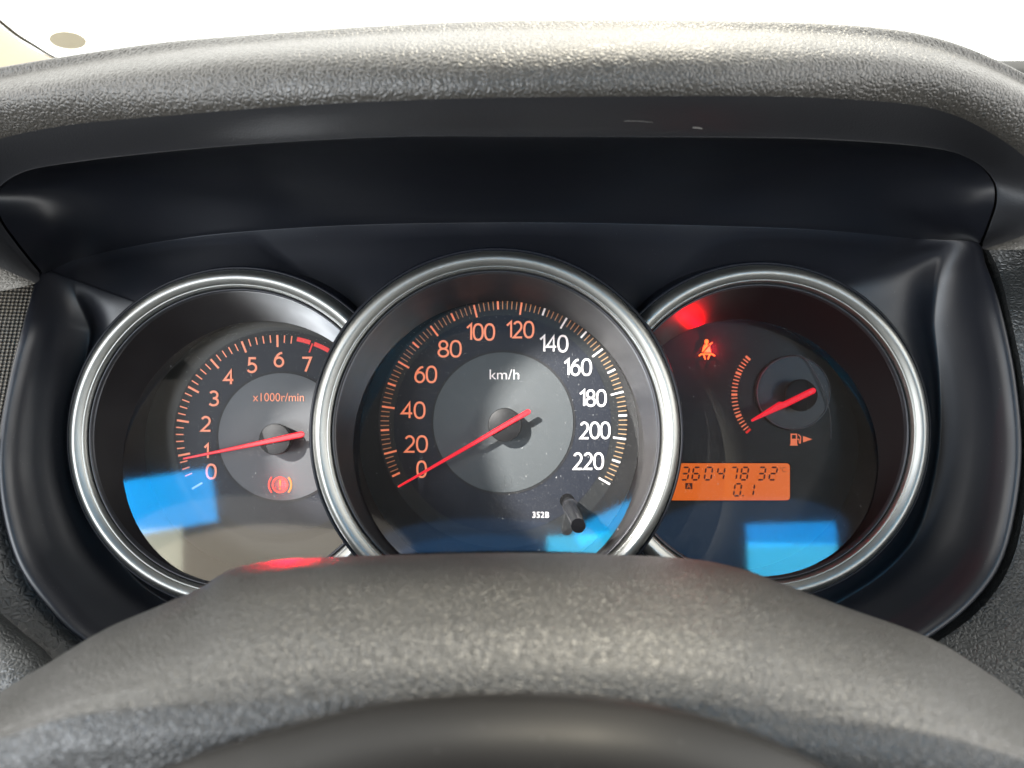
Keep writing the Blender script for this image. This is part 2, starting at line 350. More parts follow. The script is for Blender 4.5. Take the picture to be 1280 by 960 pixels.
def text(name, s, cx, cy, h, d, m, root_, wpx=None, spacing=1.0, bold=0):
    cu=bpy.data.curves.new('t','FONT'); cu.body=s; cu.size=1; cu.align_x='CENTER'; cu.space_character=spacing; cu.offset=bold; cu.resolution_u=6
    to=bpy.data.objects.new('t',cu); COL.objects.link(to); bpy.context.view_layer.update()
    me=bpy.data.meshes.new_from_object(to.evaluated_get(bpy.context.evaluated_depsgraph_get())); bpy.data.objects.remove(to)
    xs=[v.co.x for v in me.vertices]; ys=[v.co.y for v in me.vertices]
    x0,x1,y0,y1=min(xs),max(xs),min(ys),max(ys); sy=h/(y1-y0); sx=(wpx/(x1-x0)) if wpx else sy
    v=[P(cx+(q.co.x-(x0+x1)/2)*sx, cy-(q.co.y-(y0+y1)/2)*sy, d) for q in me.vertices]
    f=[tuple(p.vertices) for p in me.polygons]; bpy.data.meshes.remove(me)
    return mk(name,v,f,m,root_,False)
def bez_arc(cx,cy,rx,ry,a0,a1,n=14): return [(cx+rx*math.cos(R(a0+(a1-a0)*i/n)),cy-ry*math.sin(R(a0+(a1-a0)*i/n))) for i in range(n+1)]
def sq0(n=36):
    o=[]
    for i in range(n):
        a=2*math.pi*i/n; c_,s_=math.cos(a),math.sin(a); o.append((.5+.5*math.copysign(abs(c_)**.82,c_),.5-.5*math.copysign(abs(s_)**.9,s_)))
    return o
GL={'0':(1,[(sq0(),True)]),'1':(.52,[([(.05,.24),(.62,.0),(.62,1.0)],False)]),
 '2':(.95,[(bez_arc(.48,.29,.44,.29,155,-18)+[(.78,.52),(.02,1.0),(1.0,1.0)],False)]),
 '3':(.95,[(bez_arc(.44,.25,.42,.25,150,-70)+[(.36,.49)],False),([(.36,.49)]+bez_arc(.42,.745,.50,.255,80,-150),False)]),
 '4':(1.05,[([(.74,1.0),(.74,.02),(.0,.70),(1.0,.70)],False)]),
 '5':(.92,[([(.90,.0),(.20,.0),(.15,.44)]+bez_arc(.42,.69,.50,.31,95,-150),False)]),
 '6':(1,[([(.86,.02),(.60,.06),(.34,.20),(.12,.42),(.03,.66)],False),(bez_arc(.5,.68,.47,.32,0,342,20),True)]),
 '7':(.95,[([(.0,.0),(.96,.0),(.36,1.0)],False)]),
 '8':(.98,[(bez_arc(.5,.25,.40,.25,0,345,18),True),(bez_arc(.5,.745,.49,.255,0,345,18),True)])}
def strokes(pts,wd,closed):
    k=len(pts); Lf=[];Rt=[]
    for i,(x,y) in enumerate(pts):
        a=pts[i-1] if (i>0 or closed) else None; b=pts[(i+1)%k] if (i<k-1 or closed) else None
        def nrm_(p,q): dx,dy=q[0]-p[0],q[1]-p[1]; l=math.hypot(dx,dy) or 1; return (-dy/l,dx/l)
        if a and b:
            n1=nrm_(a,(x,y)); n2=nrm_((x,y),b); mx,my=n1[0]+n2[0],n1[1]+n2[1]; l=math.hypot(mx,my) or 1; mx/=l;my/=l
            sc_=1/max(.45,mx*n1[0]+my*n1[1]); n_=(mx*sc_,my*sc_)
        else: n_=nrm_(a,(x,y)) if a else nrm_((x,y),b)
        Lf.append((x+n_[0]*wd/2,y+n_[1]*wd/2)); Rt.append((x-n_[0]*wd/2,y-n_[1]*wd/2))
    return [[Lf[i],Lf[(i+1)%k],Rt[(i+1)%k],Rt[i]] for i in range(k if closed else k-1)]
def numeral(q,cx,cy,h,wpx,wd,d,m,root_):
    gap=.24; tot=sum(GL[c_][0] for c_ in q)+gap*(len(q)-1); u=(wpx-wd)/tot; x=cx-wpx/2+wd/2; hh=h-wd; polys=[]; 
    v=[];f=[];li=0
    for c_ in q:
        wc,paths=GL[c_]
        for pts,cl in paths:
            for qd in strokes([(x+px_*wc*u if c_!='1' else x+px_*u*.8,cy-hh/2+py_*hh) for px_,py_ in pts],wd,cl):
                b_=len(v); v+=[P(*p_,d-.00002*li) for p_ in qd]; f.append((b_,b_+1,b_+2,b_+3))
            li+=1
        x+=(wc+gap)*u
    return mk('numeral',v,f,m,root_,False)
def needle(x0,y0,x1,y1,w0,w1,d,root_,step=None):
    """tapered light-pipe needle: tail (x0,y0) rounded -> tip (x1,y1)"""
    dx,dy=x1-x0,y1-y0; l=math.hypot(dx,dy); ux,uy=dx/l,dy/l; nx,ny=-uy,ux
    out=[]
    for i in range(9):
        a=math.pi/2+math.pi*i/8; out.append((x0+ux*w0/2*math.cos(a)+nx*w0/2*math.sin(a), y0+uy*w0/2*math.cos(a)+ny*w0/2*math.sin(a)))
    if step: t,ww=step; out.append((x0+ux*l*(t-.02)-nx*w0/2,y0+uy*l*(t-.02)-ny*w0/2)); out.append((x0+ux*l*(t+.03)-nx*ww*.35,y0+uy*l*(t+.03)-ny*ww*.35))
    out.append((x1-nx*w1/2,y1-ny*w1/2)); out.append((x1+nx*w1/2,y1+ny*w1/2))
    if step: t,ww=step; out.append((x0+ux*l*(t+.03)+nx*ww*.65,y0+uy*l*(t+.03)+ny*ww*.65)); out.append((x0+ux*l*(t-.02)+nx*w0/2,y0+uy*l*(t-.02)+ny*w0/2))
    cx=sum(p[0] for p in out)/len(out); k=len(out)
    top=[P(x,y,d) for x,y in out]
    mid=[Vector((p.x,p.y+.0011,p.z)) for p in top]
    # bevelled top: shrink towards the axis
    def shrink(x,y,s):
        t=((x-x0)*ux+(y-y0)*uy); ax,ay=x0+ux*t,y0+uy*t; return (ax+(x-ax)*s,ay+(y-ay)*s)
    tp=[P(*shrink(x,y,.62),d-.0006) for x,y in out]
    v=mid+top+tp; f=[]
    for r in range(2):
        for i in range(k): a=r*k+i; b=r*k+(i+1)%k; f.append((a,b,b+k,a+k))
    f.append(tuple(range(2*k,3*k))); f.append(tuple(reversed(range(k))))
    return mk('needle',v,f,M['needle'],root_,sharp=30)
def ticks(name, items, d, m, root_): return flat(name,items,d,m,root_)
# ------------------------------------------------------------------ TACHOMETER
print_d = DD-.0003
t = root('tachometer','leftmost gauge of the three, rev counter numbered 0 to 7 with a red zone','gauge',tuple(GT.c))
ring(GT,t,GS); lp,cc = walls(GT,t,GS)
dial=mk('dial_plate',lp,[tuple(range(len(lp)))],M['dial_black2'],t,False)
sc=(GS.c,GS.R+.0025)
disc('number_band',350,546,121,DD-.0004,M['dial_blue'],t,clip=sc)
disc('scale_band',350,546,133,DD-.0002,M['dial_black'],t,clip=sc)
disc('groove',352.5,546,82.5,DD-.0008,M['groove'],t,clip=sc)
disc('centre_disc',352.5,546,79.5,DD-.0012,M['dial_grey'],t,clip=sc)
def aff(c,a,b,k,v,r=1):
    th=R(k*v); return (c[0]+r*(a[0]*math.cos(th)+b[0]*math.sin(th)), c[1]+r*(a[1]*math.cos(th)+b[1]*math.sin(th)))
TA=((349.64,545.69),(-109.67,65.43),(-69.46,-108.68),20.17)
for i in range(0,8):
    a=aff(*TA,i); b=aff(*TA,i,1-15/128)
    if i==7: flat('tick',[seg(*aff(*TA,i,1-3/128),*aff(*TA,i,1-15/128),2.0)],print_d-.0005,M['print_red'],t)
    else: flat('tick',[seg(*a,*b,2.6)],print_d-.0003,M['print_orange'] if i else M['print_pale'],t)
small=[]
for i in range(33):
    v=i*.2
    if i%5==0 or i==1: continue
    small.append(seg(*aff(*TA,v,1.0),*aff(*TA,v,1-9.5/128),1.5))
for s_ in small: flat('small_tick',[s_],print_d-.0003,M['print_orange'],t)
band=[]
for i in range(22):
    v0=6.55+i*.055; v1=v0+.055
    if abs((v0+v1)/2-7)<.06 or v1>7.75: continue
    band.append([aff(*TA,v0,1.0),aff(*TA,v1,1.0),aff(*TA,v1,1-5.5/128),aff(*TA,v0,1-5.5/128)])
flat('red_zone',band,print_d-.0003,M['print_red'],t)
for s_,x,y in (('0',264,589.4),('1',257.7,564),('2',257.4,529.8),('3',267.7,498),('4',286,471.5),('5',315.4,456.4),('6',348.7,449.3),('7',383.4,455.8)):
    numeral(s_,x,y,20,{'1':7.5}.get(s_,14),2.7,print_d-.0006,M['print_orange'],t)
text('unit_text','x1000r/min',348,496.5,10.5,DD-.0015,M['print_orange'],t,wpx=64)
nd=DD-.011
disc('hub',344,549,19.5,nd+.001,M['knob'],t,hgt=.001,rim=.0006)
k_=disc('hub_stem',344,549,18.5,nd+.0015,M['knob_dark'],t)
v,f=tube([P(346,549,DD-.001),P(344,549,nd+.001)],19*DD/F,32); mk('hub_post',v,f,M['knob_dark'],t,sharp=40)
bpy.data.objects.remove(k_)
needle(376,543.2,228.9,573.5,8,2.2,nd-.001,t)
def arcpts(cx,cy,r,a0,a1,w,n=10):
    o=[(cx+(r+w/2)*math.cos(R(a0+(a1-a0)*i/n)),cy-(r+w/2)*math.sin(R(a0+(a1-a0)*i/n))) for i in range(n+1)]
    i_=[(cx+(r-w/2)*math.cos(R(a0+(a1-a0)*i/n)),cy-(r-w/2)*math.sin(R(a0+(a1-a0)*i/n))) for i in range(n+1)]
    return o+i_[::-1]
bl=flat('brake_warning_light',[arcpts(350,606,9.3,a,a+45,1.9,4) for a in range(0,360,45)],DD-.0015,M['lit_red'],t)
flat('warning_arc',[arcpts(350,606,14,-42,42,1.8)],DD-.0015,M['lit_yellow'],bl)
flat('warning_arc',[arcpts(350,606,14,138,222,1.8)],DD-.0015,M['lit_red'],bl)
flat('exclamation_mark',[seg(350,600,350,607.5,2.4,1.6),[(349,609.5),(351,609.5),(351,611.5),(349,611.5)]],DD-.0015,M['lit_yellow'],bl)
# ------------------------------------------------------------------ SPEEDOMETER
s = root('speedometer','large middle gauge numbered 0 to 220 km/h with its red needle at 0','gauge',tuple(GS.c))
ring(GS,s,None); lp,_ = walls(GS,s,None)
mk('dial_plate',lp,[tuple(range(len(lp)))],M['dial_black'],s,False)
disc('scale_ring',628,530,155,DD-.0002,mat('dial_scale',(.016,.017,.018),.4),s)
disc('number_band',628,530,136,DD-.0004,M['dial_blue'],s)
disc('groove',629,528,90.5,DD-.0007,M['groove'],s)
disc('centre_disc',629,528,87.5,DD-.0012,M['dial_grey2'],s)
SA=((629.81,528.94),(-124.12,92.07),(-91.42,-121.89),1.123)
def sp(v,r=1): return aff(*SA,5 if v==0 else v,r)
for v in range(0,221,10):  # upper marks are coloured white as if sunlit
    if v%20==0: flat('tick',[seg(*sp(v),*sp(v,1-16/153),2.4)],print_d-.0004,M['print_orange'] if v<130 else M['print_white_and_sunlit'],s)
    else: flat('tick',[seg(*sp(v),*sp(v,1-10.5/153),2.5)],print_d-.0004,M['print_orange'] if v<130 else M['print_white_and_sunlit'],s)
for v in range(12,220,2):
    if v%10: flat('small_tick',[seg(*sp(v),*sp(v,1-10.5/153),1.25)],print_d-.0004,M['print_thin'],s)
for q,x,y,wd in (('0',527,586.5,13.5),('20',520,555,30),('40',516.5,512.8,31),('60',532,468,29),('80',562,436,30.5),('100',600.5,415,37),('120',650,412,36),('140',692,429.5,37),('160',722,459,36),('180',741,497.6,35),('200',743.8,538,39),('220',735.5,576.4,39)):
    numeral(q,x,y,22,wd,2.6,print_d-.0006,M['print_orange'] if int(q)<130 else M['print_white_and_sunlit'],s)  # upper numerals take the painted sunlit colour
text('unit_text','km/h',630.5,468,12.5,DD-.0015,M['print_white_and_sunlit'],s,wpx=37)
text('part_number','352B',676,643.5,7.4,print_d-.0006,M['print_white_and_sunlit'],s,wpx=21)
gl_=[]
for i in range(4): gl_.append(seg(618,594+i*4.6,628,595+i*4.6,1.2))
gl_.append(arcpts(631,601,7.5,-90,90,1.3)); gl_.append(seg(630,593.5,630,608.5,1.3))
flat('unlit_headlight_symbol',gl_,DD-.0014,M['ghost'],s)
disc_=disc('hub',631,531,21,nd+.001,M['knob_dark'],s,hgt=.001,rim=.0006)
v,f=tube([P(632,531,DD-.001),P(631,531,nd+.001)],20.5*DD/F,32); mk('hub_post',v,f,M['knob_dark'],s,sharp=40)
needle(660,515,498,608.5,6.8,2.4,nd-.001,s)
# reset stalk poking through the lens
kb=[P(713,633,.3305),P(723,657,.290)]
v,f=tube([P(709,626,.350),P(711,630,.342),kb[0]],[.0036,.0030,.0028],24); st=mk('reset_stalk_boot',v,f,M['knob_dark'],s,sharp=40)
v,f=tube([kb[0]+Vector((0,.004,0)),kb[1]],.0028,28); st=mk('reset_stalk',v,f,M['stem'],s,sharp=40)
v,f=tube([kb[0]+Vector((0,.0008,0)),kb[0]-Vector((0,.0012,0))],.0034,28); mk('stalk_collar',v,f,M['lip'],st,sharp=40)
# ------------------------------------------------------------------ FUEL GAUGE
g = root('fuel_gauge','rightmost gauge of the three, small fuel needle above an orange odometer display','gauge',tuple(GF.c))
ring(GF,g,GS); lp,_ = walls(GF,g,GS)
mk('dial_plate',lp,[tuple(range(len(lp)))],M['dial_black2'],g,False)
disc('fuel_dial_base',990,491,47,DD-.001,mat('fuel_base',(.012,.012,.013),.4),g,hgt=.0012,rim=.0004)
disc('centre_disc',992,491,44.5,DD-.0024,mat('fuel_disc',(.045,.048,.052),.35),g)
c=P(992,491,DD-.0026); rr=45.2*DD/F
v,f=tube([Vector((c.x+rr*math.cos(a),c.y,c.z+rr*math.sin(a))) for a in [2*math.pi*i/90 for i in range(90)]],.00028,8,True); mk('disc_bead',v,f,mat('bead',(.25,.26,.27),.2),g)
v,f=tube(cat_rom([P(*q,DD-.004) for q in ((995,444),(1002,445),(1012,455),(1022,473),(1031,492),(1036,510),(1038.5,530),(1038.5,551))],40),.00022,8); mk('edge_line',v,f,mat('edge_line',(.2,.2,.2),.2),g)
def fu(i,r): a=R(138.9+(221.5-138.9)*i/22); return (987+r*math.cos(a),493-r*math.sin(a))
for i in range(23):
    big=i in (0,5,11,17,22)
    flat('tick' if big else 'small_tick',[seg(*fu(i,72.8),*fu(i,65.3),3.0 if big else 1.5)],print_d,M['print_red'] if i==22 else M['print_orange'],g)
disc('hub',1001,494,20,nd+.001,M['knob_dark'],g,hgt=.001,rim=.0006)
v,f=tube([P(1001,494,DD-.001),P(1001,494,nd+.001)],19*DD/F,32); mk('hub_post',v,f,M['knob_dark'],g,sharp=40)
needle(1016.5,488.5,940,526,7.4,2.4,nd-.001,g,step=(.48,9.5))
# pump symbol
pm=flat('fuel_pump_symbol',[[(988.2,542),(996.4,542),(996.4,543.6),(988.2,543.6)],[(988.2,543.6),(989.8,543.6),(989.8,548.4),(988.2,548.4)],[(994.8,543.6),(996.4,543.6),(996.4,548.4),(994.8,548.4)],[(988.2,548.4),(996.4,548.4),(996.4,555.6),(988.2,555.6)],[(987.4,555.6),(997.2,555.6),(997.2,557),(987.4,557)],
    seg(996.6,549,998.6,549,1.1),seg(998.6,548.6,999.2,554,1.1),seg(999,554,1000.6,554,1.1),seg(1000.5,554.4,1001,546,1.1),seg(1001,546.3,998,543,1.2)],print_d,M['print_orange'],g)
flat('arrow_symbol',[[(1003.8,545),(1003.8,553),(1015.4,549)]],print_d,M['print_orange'],g)
# seat belt light
sb=flat('seat_belt_warning_light',[[(883.2+2.5*math.cos(R(a)),427+2.9*math.sin(R(a))) for a in range(0,360,30)],
   [(882.4,429),(884,429),(884.2,431),(882.2,431)],
   [(880,431),(886,431),(878,440.3),(877.5,439)],[(887.2,432.2),(889,440.6),(879.6,440.6),(887,432.4)],
   [(877.2,441.8),(889,441.8),(889,443.4),(877.2,443.4)],
   seg(877.5,442,873.6,444.8,1.6),seg(889,442,893.6,444.8,1.5),
   seg(879.4,443,881.8,449.3,1.9,1.4),seg(887.2,443,884.8,449.3,1.9,1.4),seg(887,431,890.6,428,1.4)],DD-.0015,M['lit_yellow'],g)
# LCD
d_l=DD-.0006
px=[(838,578.5),(983,578.5)]+[(983+5*math.sin(R(a)),583.5-5*math.cos(R(a))) for a in range(15,90,15)]+[(988,583.5),(988,621)]+[(983+5*math.cos(R(a)),621+5*math.sin(R(a))) for a in range(15,90,15)]+[(983,626),(838,626)]
lcd=flat('odometer_display',[px],d_l,M['lcd'],g)
v,f=tube([P(x,y,d_l-.0001) for x,y in px],.00022,6,True); mk('display_bezel',v,f,M['groove'],lcd)
SEG={'0':'abcdef','1':'bc','2':'abged','3':'abgcd','4':'fgbc','6':'afedcg','7':'abc','8':'abcdefg'}
def digit(ch,cx,cy,h,wd):
    sl=.16; hw=wd/2; hh=h/2; tk=2.15; gp=.7
    pt=lambda x,y:(cx+x-sl*y,cy+y)
    def hs(y): return [pt(-hw+gp,y),pt(-hw+gp+tk/2,y-tk/2),pt(hw-gp-tk/2,y-tk/2),pt(hw-gp,y),pt(hw-gp-tk/2,y+tk/2),pt(-hw+gp+tk/2,y+tk/2)]
    def vs(x,y0,y1): return [pt(x,y0+gp),pt(x+tk/2,y0+gp+tk/2),pt(x+tk/2,y1-gp-tk/2),pt(x,y1-gp),pt(x-tk/2,y1-gp-tk/2),pt(x-tk/2,y0+gp+tk/2)]
    A={'a':hs(-hh),'g':hs(0),'d':hs(hh),'f':vs(-hw,-hh,0),'b':vs(hw,-hh,0),'e':vs(-hw,0,hh),'c':vs(hw,0,hh)}
    return [A[q] for q in SEG[ch]]
GH=mat('segment_unlit',(.05,.015,0),.5,emit=(.72,.118,.0),es=.92)
for x in (856.5,870.2,885.6,901,917,930.6,952,966.5): flat('unlit_digit',digit('8',x,592,15.6,8.2),d_l-.0002,GH,lcd)
for x in (922,938.3): flat('unlit_digit',digit('8',x,612.3,15,8),d_l-.0002,GH,lcd)
for ch,x in zip('36047832',(856.5,870.2,885.6,901,917,930.6,952,966.5)):
    flat('digit',digit(ch,x,592,15.6,8.2),d_l-.0003,M['segment'],lcd)
flat('digit',digit('0',922,612.3,15,8),d_l-.0003,M['segment'],lcd); flat('digit',digit('1',938.3,612.3,15,8),d_l-.0003,M['segment'],lcd)
flat('decimal_point',[[(928,618.6),(929.8,618.6),(929.8,620.4),(928,620.4)]],d_l-.0003,M['segment'],lcd)
text('celsius_mark','°C',978.3,586.8,6.4,d_l-.0003,M['segment_pale'],lcd,wpx=7)
bx=flat('trip_marker',[[(856.6,603.8),(865.6,603.8),(865.6,611.4),(856.6,611.4)]],d_l-.0003,M['segment'],lcd)
text('trip_letter','A',861,607.6,6,d_l-.0005,M['lcd'],lcd,wpx=5.5)
# ------------------------------------------------------------------ HOUSING round the gauges
hs_ = root('instrument_housing','glossy black moulded surround the three silver ringed gauges sit in','dashboard trim',(0,.02,-.02))
HC=Vector((0,0,-.022))
outer=[(52,343,.318),(38,400,.302),(22,460,.297),(8,530,.294),(4,590,.292),(12,650,.29),(30,705,.289),(62,752,.288),(105,795,.287),(200,850,.285),(400,900,.283),(640,912,.283),(880,900,.283),(1060,850,.285),(1150,797,.287),(1205,755,.288),(1243,705,.289),(1262,640,.29),(1270,560,.292),(1262,470,.296),(1245,390,.302),(1228,335,.312),(1214,301,.32),(1150,299,.336),(1100,294,.342),(1000,286,.346),(800,280,.346),(640,278,.346),(450,281,.346),(300,290,.346),(200,302,.346),(110,320,.340),(66,336,.328)]
side=[1 if i<23 else 0 for i in range(len(outer))]; side[0]=.45; side[21]=.8; side[22]=.45; side[32]=.15
NH=420
op=cat_rom([P(*q) for q in outer],NH,True)
sw=[v.x for v in cat_rom([Vector((q,0,0)) for q in side],NH,True)]
def inner_r(a, grow=0):
    best=0
    for gg,off in ((GT,-.0018),(GS,-.003),(GF,-.0018)):
        dx,dz=gg.c.x-HC.x,gg.c.z-HC.z; u=dx*math.cos(a)+dz*math.sin(a); q=u*u-(dx*dx+dz*dz)+(gg.R+off+grow)**2
        if q>0: best=max(best,u+math.sqrt(q))
    return best
rows=[[] for _ in range(17)]
for i,o_ in enumerate(op):
    a=math.atan2(o_.z-HC.z,o_.x-HC.x); ro=math.hypot(o_.z-HC.z,o_.x-HC.x); ri=inner_r(a); w_=min(1,max(0,sw[i])); gap=ro-ri
    fy=.024
    prof=[(-.0045,.030*w_,1),(-.0042,.006,1),(-.0030,.0012,1),(-.0012,-.0006,1),(.0006,.0002,1),(.0022,.0028,1),(.0036,.0075,1)]
    pts=[]
    for (dr,dy,_) in prof:
        pts.append((ro-dr*w_ if dr<0 else ro-dr*(w_*.9+.1), o_.y+dy*w_))
    # trough, then face
    for t_,ys in ((.10,1.0),(.18,.98),(.27,.85),(.37,.60),(.48,.34),(.60,.15),(.72,.05),(.84,.01),(.92,0),(1.0,0)):
        r_=ro-.0036-(gap-.0036)*t_
        ysid=o_.y+.0075+( .033-(o_.y+.0075))*min(1,t_/.10) if t_<.12 else fy+(.033-fy)*ys
        ytop=o_.y+(fy-o_.y)*min(1,t_*1.1)
        pts.append((r_, ysid*w_+ytop*(1-w_)))
    for j,(r_,y_) in enumerate(pts): rows[j].append(Vector((HC.x+r_*math.cos(a),y_,HC.z+r_*math.sin(a))))
v,f=grid(rows,True); mk('surround_panel',v,f,M['housing'],hs_)
for gg in (GT,GF,GS):
    y0=gg.d-EYE; cut=None if gg is GS else GS.c; cr=None if gg is GS else GS.R-.001
    rows=[L3(loop(gg.c,gg.R+q,y0+yy,cut,cr)) for q,yy in ((-.0006,.006),(.0004,.0035),(.0012,.0038),(.0018,.006),(.0030,.018),(.0042,.030),(.0060,.048))]
    v,f=grid(rows,True); mk('collar',v,f,M['collar'],hs_)
# backing plate behind everything
wb=[P(-200,200,.40),P(1480,200,.40),P(1480,1100,.40),P(-200,1100,.40)]
wb2=[q+Vector((0,.004,0)) for q in wb]
mk('back_plate',wb+wb2,[(0,1,2,3),(4,7,6,5),(0,4,5,1),(1,5,6,2),(2,6,7,3),(3,7,4,0)],M['groove'],hs_,False)
# ------------------------------------------------------------------ DASHBOARD HOOD and side pads
dh = root('dashboard','dark leather grained dashboard hood arching over the gauges','dashboard',(0,.02,.09))
Lx=[(50,342),(20,305),(-3,270),(-5,240),(30,215),(100,202),(225,188),(350,178),(500,171),(640,171),(900,172),(1040,175),(1165,185),(1215,200),(1242,225),(1246,252),(1237,282),(1228,305)]
Mx=[(38,356),(-20,330),(-50,290),(-60,200),(-20,172),(80,150),(225,136),(350,126),(500,118),(640,114),(900,112),(1040,115),(1165,128),(1250,165),(1310,215),(1330,262),(1300,290),(1236,312)]
Rx=[(-60,372),(-120,340),(-150,270),(-150,170),(-90,140),(50,112),(200,90),(320,77),(480,67),(640,64),(860,65),(1040,70),(1160,84),(1260,115),(1340,160),(1400,230),(1400,280),(1320,310)]
Sx=[(-160,370),(-220,320),(-250,230),(-240,150),(-120,118),(40,88),(200,64),(320,54),(480,43),(640,36),(860,35),(1040,40),(1150,54),(1240,88),(1330,140),(1420,200),(1450,260),(1400,310)]
def dl(x,base,k): return base+k*((x-640)/640)**2
def row(xs,base,k,sx=1,dy=0): return [P(x,y+dy,dl(x,base,k)) for x,y in xs]
Lr=row(Lx,.240,.058)
M0=[Vector(a.lerp(b,.12)) for a,b in zip(Lr,row(Mx,.226,.05))]
Mr=row(Mx,.224,.05); Rr=row(Rx,.2262,.038); Sr=row(Sx,.262,.02)
Br=[Vector((a.x,a.y+.07,a.z-.006)) for a in Sr]; Cr=[Vector((a.x*1.1,a.y+.30,a.z-.05)) for a in Sr]
RS=[]
for a,b in zip(Rr,Sr):
    m_=a.lerp(b,.5); RS.append(m_+Vector((0,-.001,.0022)))
NC=220; NR=84; v,f=surf([Lr,M0,Mr,Rr,RS,Sr,Br,Cr],NC,NR)
kk=int(round(1.85*(NR-1)/7))
mk('leather_pad',v[kk*NC:],[tuple(i-kk*NC for i in q) for q in f if min(q)>=kk*NC],M['hood_leather'],dh)
mk('hood_lip',v[:(kk+1)*NC],[q for q in f if max(q)<(kk+1)*NC],M['hood_lip'],dh)
# smooth liner under the hood
cre=cat_rom([P(*q) for q in outer[22:]+[outer[0]]],18)[::-1]
cre=poly_x([P(*q) for q in [outer[0]]+outer[:21:-1]],18)
Lr2=[a+Vector((0,.0015,.0006)) for a in Lr]
mid=[];mid2=[]
for i,(a,b) in enumerate(zip(cre,Lr2)):
    ww=math.sin(math.pi*i/17)**.5 if 0<i<17 else 0
    mid.append(a.lerp(b,.3)+Vector((0,0,.010*ww))); mid2.append(a.lerp(b,.7)+Vector((0,0,.010*ww)))
v,f=surf([cre,mid,mid2,Lr2],200,50); mk('hood_liner',v,f,M['visor'],dh)
# left side: dotted trim, soft pad and bolster; right: leather pad
def slab(name, pts, m, thick=.02, bev=.002, par=None):
    k=len(pts); c=sum(pts,Vector())/k
    A=[p+Vector((0,thick,0)) for p in pts]; B=[p+Vector((0,bev,0)) for p in pts]; C=[p.lerp(c,.0)+(c-p).normalized()*bev for p in pts]
    v=A+B+C; f=[]
    for r in range(2):
        for i in range(k): a=r*k+i;b=r*k+(i+1)%k; f.append((a,b,b+k,a+k))
    f.append(tuple(range(2*k,3*k))); return mk(name,v,f,m,par,sharp=35)
TP=[P(-90,325,.316),P(46,346,.322),P(8,545,.303)]; TN=(TP[1]-TP[0]).cross(TP[2]-TP[0])
def on_trim(px,py):
    c_=Vector((0,-EYE,0)); d_=Vector(((px-640)/F,1,(480-py)/F)); return c_+d_*((TP[0]-c_).dot(TN)/d_.dot(TN))
slab('dotted_trim',[on_trim(*q) for q in ((-90,325),(10,338),(47,347),(42,395),(28,450),(14,520),(10,545),(-90,545))],M['dotted'],par=dh)
edge=[(10,548,.2975),(2,590,.2965),(9,655,.2945),(27,710,.2935),(60,758,.2925),(103,800,.2915),(160,840,.2915)]
near=[P(*q) for q in edge]; e1=cat_rom(near,30)
far=[P(x,y,.27) for x,y in ((-120,545),(-120,620),(-110,700),(-100,780),(-60,850),(-20,900),(60,960))]; e2=cat_rom(far,30)
b0=[p+Vector((0,.02,0)) for p in e1]; b1=[p+Vector((-.0005,.0015,0)) for p in e1]; b2=[p.lerp(q,.04)+Vector((0,-.0006,0)) for p,q in zip(e1,e2)]
mm_=[p.lerp(q,.5)+Vector((0,-.006,0)) for p,q in zip(e1,e2)]
cols=[cat_rom([a,b,c,d_,e],24) for a,b,c,d_,e in zip(b0,b1,b2,mm_,e2)]
v,f=grid(cols); mk('lower_left_pad',v,f,M['pad_left'],dh)
pth=cat_rom([P(-60,770,.275),P(0,822,.270),P(30,850,.266),P(60,905,.26)],30)
v,f=tube(pth,.010,24); mk('bolster_roll',v,f,M['pad_leather'],dh)
edge=[(1231,307,.318),(1247,340,.316),(1262,400,.303),(1276,470,.298),(1284,560,.295),(1277,645,.293),(1258,712,.292),(1219,765,.291),(1160,808,.290),(1100,850,.29)]
e1=cat_rom([P(*q) for q in edge],60)
e2=cat_rom([P(x,y,d_) for x,y,d_ in ((1400,262,.31),(1400,300,.30),(1410,380,.29),(1420,460,.285),(1430,560,.28),(1430,650,.272),(1430,760,.265),(1410,860,.255),(1340,940,.25),(1240,1000,.25))],60)
b0=[p+Vector((0,.02,0)) for p in e1]; b1=[p+Vector((.0003,.0012,0)) for p in e1]; b2=[p.lerp(q,.05)+Vector((0,-.001,0)) for p,q in zip(e1,e2)]; mm_=[p.lerp(q,.5)+Vector((0,-.004,0)) for p,q in zip(e1,e2)]
cols=[cat_rom([a,b,c,d_,e],30) for a,b,c,d_,e in zip(b0,b1,b2,mm_,e2)]
v,f=grid(cols); mk('right_side_pad',v,f,M['pad_leather'],dh)
# far part of the dash towards the windscreen, right of the hood
inv=ROT.inverted()
def wp(x,y,z): return inv@Vector((x,y,z))
yy=[ .05,.2,.35,.5,.62]; 
rows=[[wp(x,y,zz) for x in (-.72,-.3,0,.3,.72)] for y,zz in ((.20,.05),(.23,.075),(.3,.085),(.45,.088),(.62,.085),(.66,.06))]
v,f=surf(rows,60,40); mk('dash_top',v,f,M['dash_top'],dh)
v,f=surf([[wp(x,y,z) for x in (.14,.3,.5,.7)] for y,z in ((.40,.089),(.41,.094),(.44,.098),(.47,.096),(.48,.088))],40,20); mk('defroster_vent',v,f,M['dark_cloth'],dh)
# lint caught on the hood lip
def hood_hit(px,py):
    pc=P(px,py,.2340); return pc
for (x0,y0,x1,y1,r_,lab) in ((780,151,816,153,.00005,'thin pale hair lying on the underside of the hood lip'),(866,159.5,878,161,.00014,'small white speck of lint on the hood lip right of the pale hair')):
    v,f=tube([hood_hit(x0,y0),hood_hit((x0+x1)/2,(y0+y1)/2-.6),hood_hit(x1,y1)],r_,6)
    lo=mk('lint_fibre',v,f,mat('lint',(.24,.23,.21),.8),None,True,base=tuple(hood_hit(x0,y0))); tag(lo,lab,'lint')
